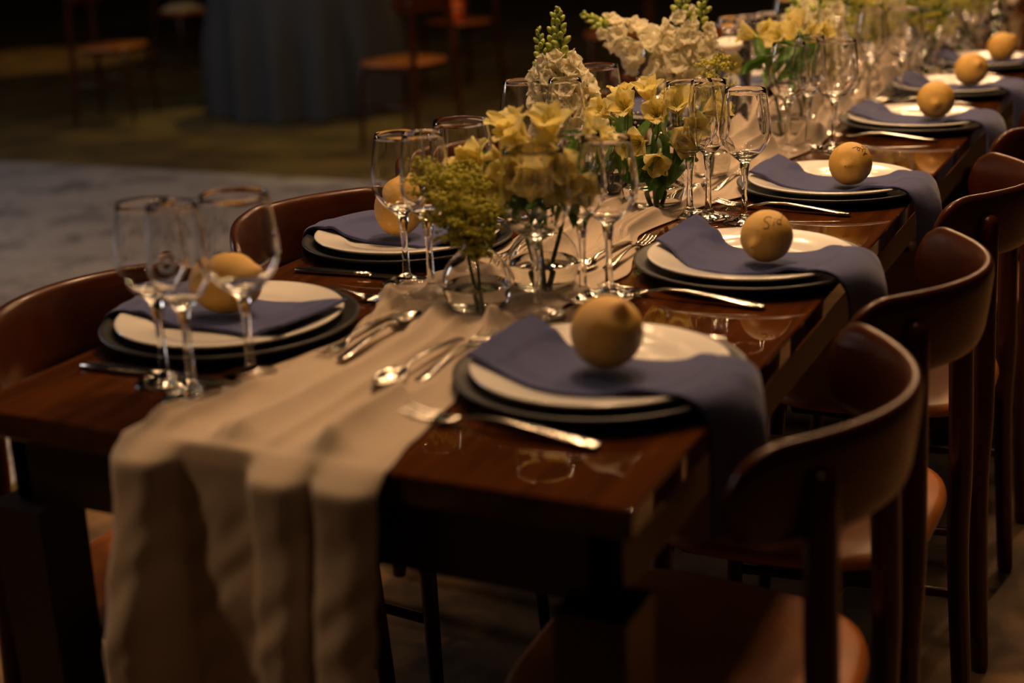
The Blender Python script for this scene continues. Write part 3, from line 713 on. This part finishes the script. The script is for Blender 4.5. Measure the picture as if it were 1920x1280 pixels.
# ------------------------------------------------------------------ table runner
RT = [(0, -.160, .146), (.07, -.152, .134), (.16, -.143, .122), (.26, -.124, .108), (.33, -.108, .098), (.43, -.13, .090), (.53, -.168, .088), (.62, -.15, .10), (.70, -.13, .114), (.80, -.12, .09), (.92, -.125, .055), (1.08, -.12, .07), (1.25, -.10, .13), (1.45, -.12, .10), (1.7, -.13, .13), (2.1, -.12, .10), (2.6, -.13, .11), (3.2, -.12, .12), (4.2, -.13, .12), (6.2, -.12, .12)]
def runner():
    ns, nc = 620, 110; y1 = 6.1; drop = .46; tot = drop+y1
    # finer sampling near the camera
    ss = []
    for i in range(ns+1):
        t = i/ns; ss.append(tot*(t*.38+.62*t*t*1.0) if True else t)
    sc = tot/ss[-1]; ss = [s*sc for s in ss]
    def pos(i, j):
        s = ss[i]; c = j/nc*2-1
        if s > drop:
            y = s-drop; xl, xr = table_interp(RT, y); x = lerp(xl, xr, (c+1)/2)
            ed = .012*noise.noise(Vector((y*5, c*2, 3)))*sm(y/.4)*abs(c); x += ed
            amp = lerp(.013, .015, sm((y-.1)/.5)) + .010*sm((y-1.15)/.5)
            w_ = c*4.6 + 1.0 - 1.5*y*(1-.6*sm((y-.3)/.6)) + .8*noise.noise(Vector((y*2.6, 0, 9)))
            rg = 1-abs(math.sin(w_)); rg2 = 1-abs(math.sin(w_*1.63+.7+.8*math.sin(y*6)))
            h = amp*(1.15*rg**1.7 + .6*rg2**2.2) + amp*.35*(1+math.sin(w_*2+1))*.5
            h += (.004+.018*sm((y-1.1)/.6))*max(0, noise.noise(Vector((x*16, y*9, 1.7)))+.15)
            h *= sm((1-abs(c))/.12)*.88+.12
            for bx, by, br in BASES:
                if abs(by-y) < .16 and abs(bx-x) < .16:
                    d2 = ((bx-x)**2+(by-y)**2)/(br*br); h *= 1-math.exp(-d2*d2*.35)
            if y < 1.6:                                      # lies flat under the chargers and cutlery
                for px, py, *_ in RIGHT[:3]+LEFT[:3]:
                    q = math.hypot(px-x, py-y)
                    h = lerp(min(h, .0035), h, sm((q-.162)/.03))
                    if abs(py-y) < .13 and abs(abs(px-x)-.19) < .03: h = min(h, .0065)
            e = sm(y/.03); z = T+.0018+h*e
            yy = y
            if y < .03: z -= 0
            return (x, yy-.004*(1-e), z)
        d = drop-s; t = d/drop; xl, xr = RT[0][1:]
        x = lerp(xl, xr, (c+1)/2)
        # pleats: three forward folds with recessed cloth between them
        x0 = x
        fold = 0
        for fc, fd, fwid, fd2, fa in ((-.126, -.014, .036, -.010, 1.0), (.034, .040, .032, .0, 1.05), (.110, .012, .036, .0, .95)):
            fold = max(fold, fa*math.exp(-((x0-fc-fd*t)/(fwid+fd2*t))**4))
        wr = .012*noise.noise(Vector((x*13, d*9, 5)))+.006*noise.noise(Vector((x*34+d*20, d*22, 2)))
        out = max(.001, .006 + fold*(.030+.050*sm(t*1.6)) + wr*sm(t*4))
        rnd = sm(d/.018)
        x += -.012*t*(1 if x < -.05 else 0) + .006*t*math.sin(x*40)
        return (x, -.005-out*rnd, T+.002-d+.0*rnd)
    vs = [pos(i, j) for i in range(ns+1) for j in range(nc+1)]
    fs = [(i*(nc+1)+j, i*(nc+1)+j+1, (i+1)*(nc+1)+j+1, (i+1)*(nc+1)+j) for i in range(ns) for j in range(nc)]
    me = mesh('table_runner', vs, fs); o = obj('table_runner', me, 'linen'); s = o.modifiers.new('thick', 'SOLIDIFY'); s.thickness = .0012; s.offset = 1
    tag(o, 'crumpled cream linen runner along the table, hanging off the near end', 'table runner')
runner()

# ------------------------------------------------------------------ background tables and chairs
def cloth_table(label, cx, cy, r, seed, h=.76):
    t = thing('draped_table', label, 'table', (cx, cy, 0), 0, 'draped tables in the dark background')
    seg = 120; vs, fs = [], []; prof = [(0, h), (.5*r, h), (.97*r, h), (1.0*r, h-.006)]+[(r*(1.01+.03*k/10), h-.02-(h-.03)*k/10) for k in range(11)]
    for i, (pr, pz) in enumerate(prof):
        for k in range(seg):
            a = 2*PI*k/seg; f = sm((h-pz)/.4); q = pr*(1+f*(.085*math.sin(a*14+seed)+.03*math.sin(a*5+seed*2))); vs.append((q*math.cos(a), q*math.sin(a), pz))
    for i in range(len(prof)-1):
        for k in range(seg):
            k2 = (k+1) % seg; fs.append((i*seg+k, i*seg+k2, (i+1)*seg+k2, (i+1)*seg+k))
    obj('tablecloth', mesh('tablecloth', vs, fs), 'cloth_dark', t)
    obj('pedestal', lathe('pedestal', [(0, 0), (.25*r, 0), (.25*r, .03), (.06, .06), (.05, h-.03), (.3*r, h-.02), (.3*r, h-.008), (0, h-.008)], 24), 'dark_wood', t)
    return t
cloth_table('dark grey draped round table in the background at left', -4.15, 6.35, .56, 1)
cloth_table('dark draped table farther back at top left', -6.1, 9.4, .7, 2)
for i, (x, y, rz, lb) in enumerate((
    (-2.83, 5.28, -.15, 'dim wooden chair with its seat lit, behind the wine glasses'), (-5.16, 5.75, PI+.3, 'dim wooden chair at the left of the grey draped table'),
    (-3.55, 7.25, 1.1, 'dim wooden chair with orange stand-in cup behind the grey draped table'), (-6.32, 7.97, PI-.3, 'far dim chair with white stand-in cloth on its seat, leftmost of three'),
    (-5.67, 8.25, -.5, 'far dim chair with white stand-in cloth on its seat, middle of three'), (-4.95, 8.4, -.2, 'far dim chair with white stand-in cloth on its seat, rightmost of three'), (-2.2, 6.6, .4, 'dim wooden chair in the dark behind the flowers'))):
    chair(lb, x, y, rz, 'dim chairs in the background')
CUP = lathe('cup_shell', [(0, 0), (.05, 0), (.058, .005), (.064, .11), (.061, .11), (.054, .012), (0, .010)], 28)
tag(obj('stand_in_cup', CUP, 'amber_glass', None, (-3.57, 7.2, .4505)), 'orange glass cup standing in for a blurred orange light, on dim chair seat', 'candle')  # cup added in place of a blurred orange light
light('POINT', 'cup_glow_light', (-3.57, 7.2, .60), .5, (1, .4, .1), radius=.02)  # extra glow added above the stand-in cup, no flame modelled
def heap(u, v):
    a, b = u*2-1, v*2-1; e = max(abs(a), abs(b)); return (a*.11, b*.13, .003+.05*(1-e**3)*(1+.3*noise.noise(Vector((a*2, b*2, 4)))))
HEAP = grid('stand_in_cloth', 14, 14, heap)  # pale heaps added in place of blurred bright spots
for x, y, w_ in ((-6.32, 7.97, 'leftmost'), (-5.67, 8.25, 'middle'), (-4.95, 8.4, 'rightmost')):
    tag(obj('stand_in_cloth', HEAP, 'gyp_white', None, (x-.02, y, .4465)), 'white cloth standing in for a pale blur, on the %s of three far chairs' % w_, 'cloth', 'white stand-in cloths on far chairs')
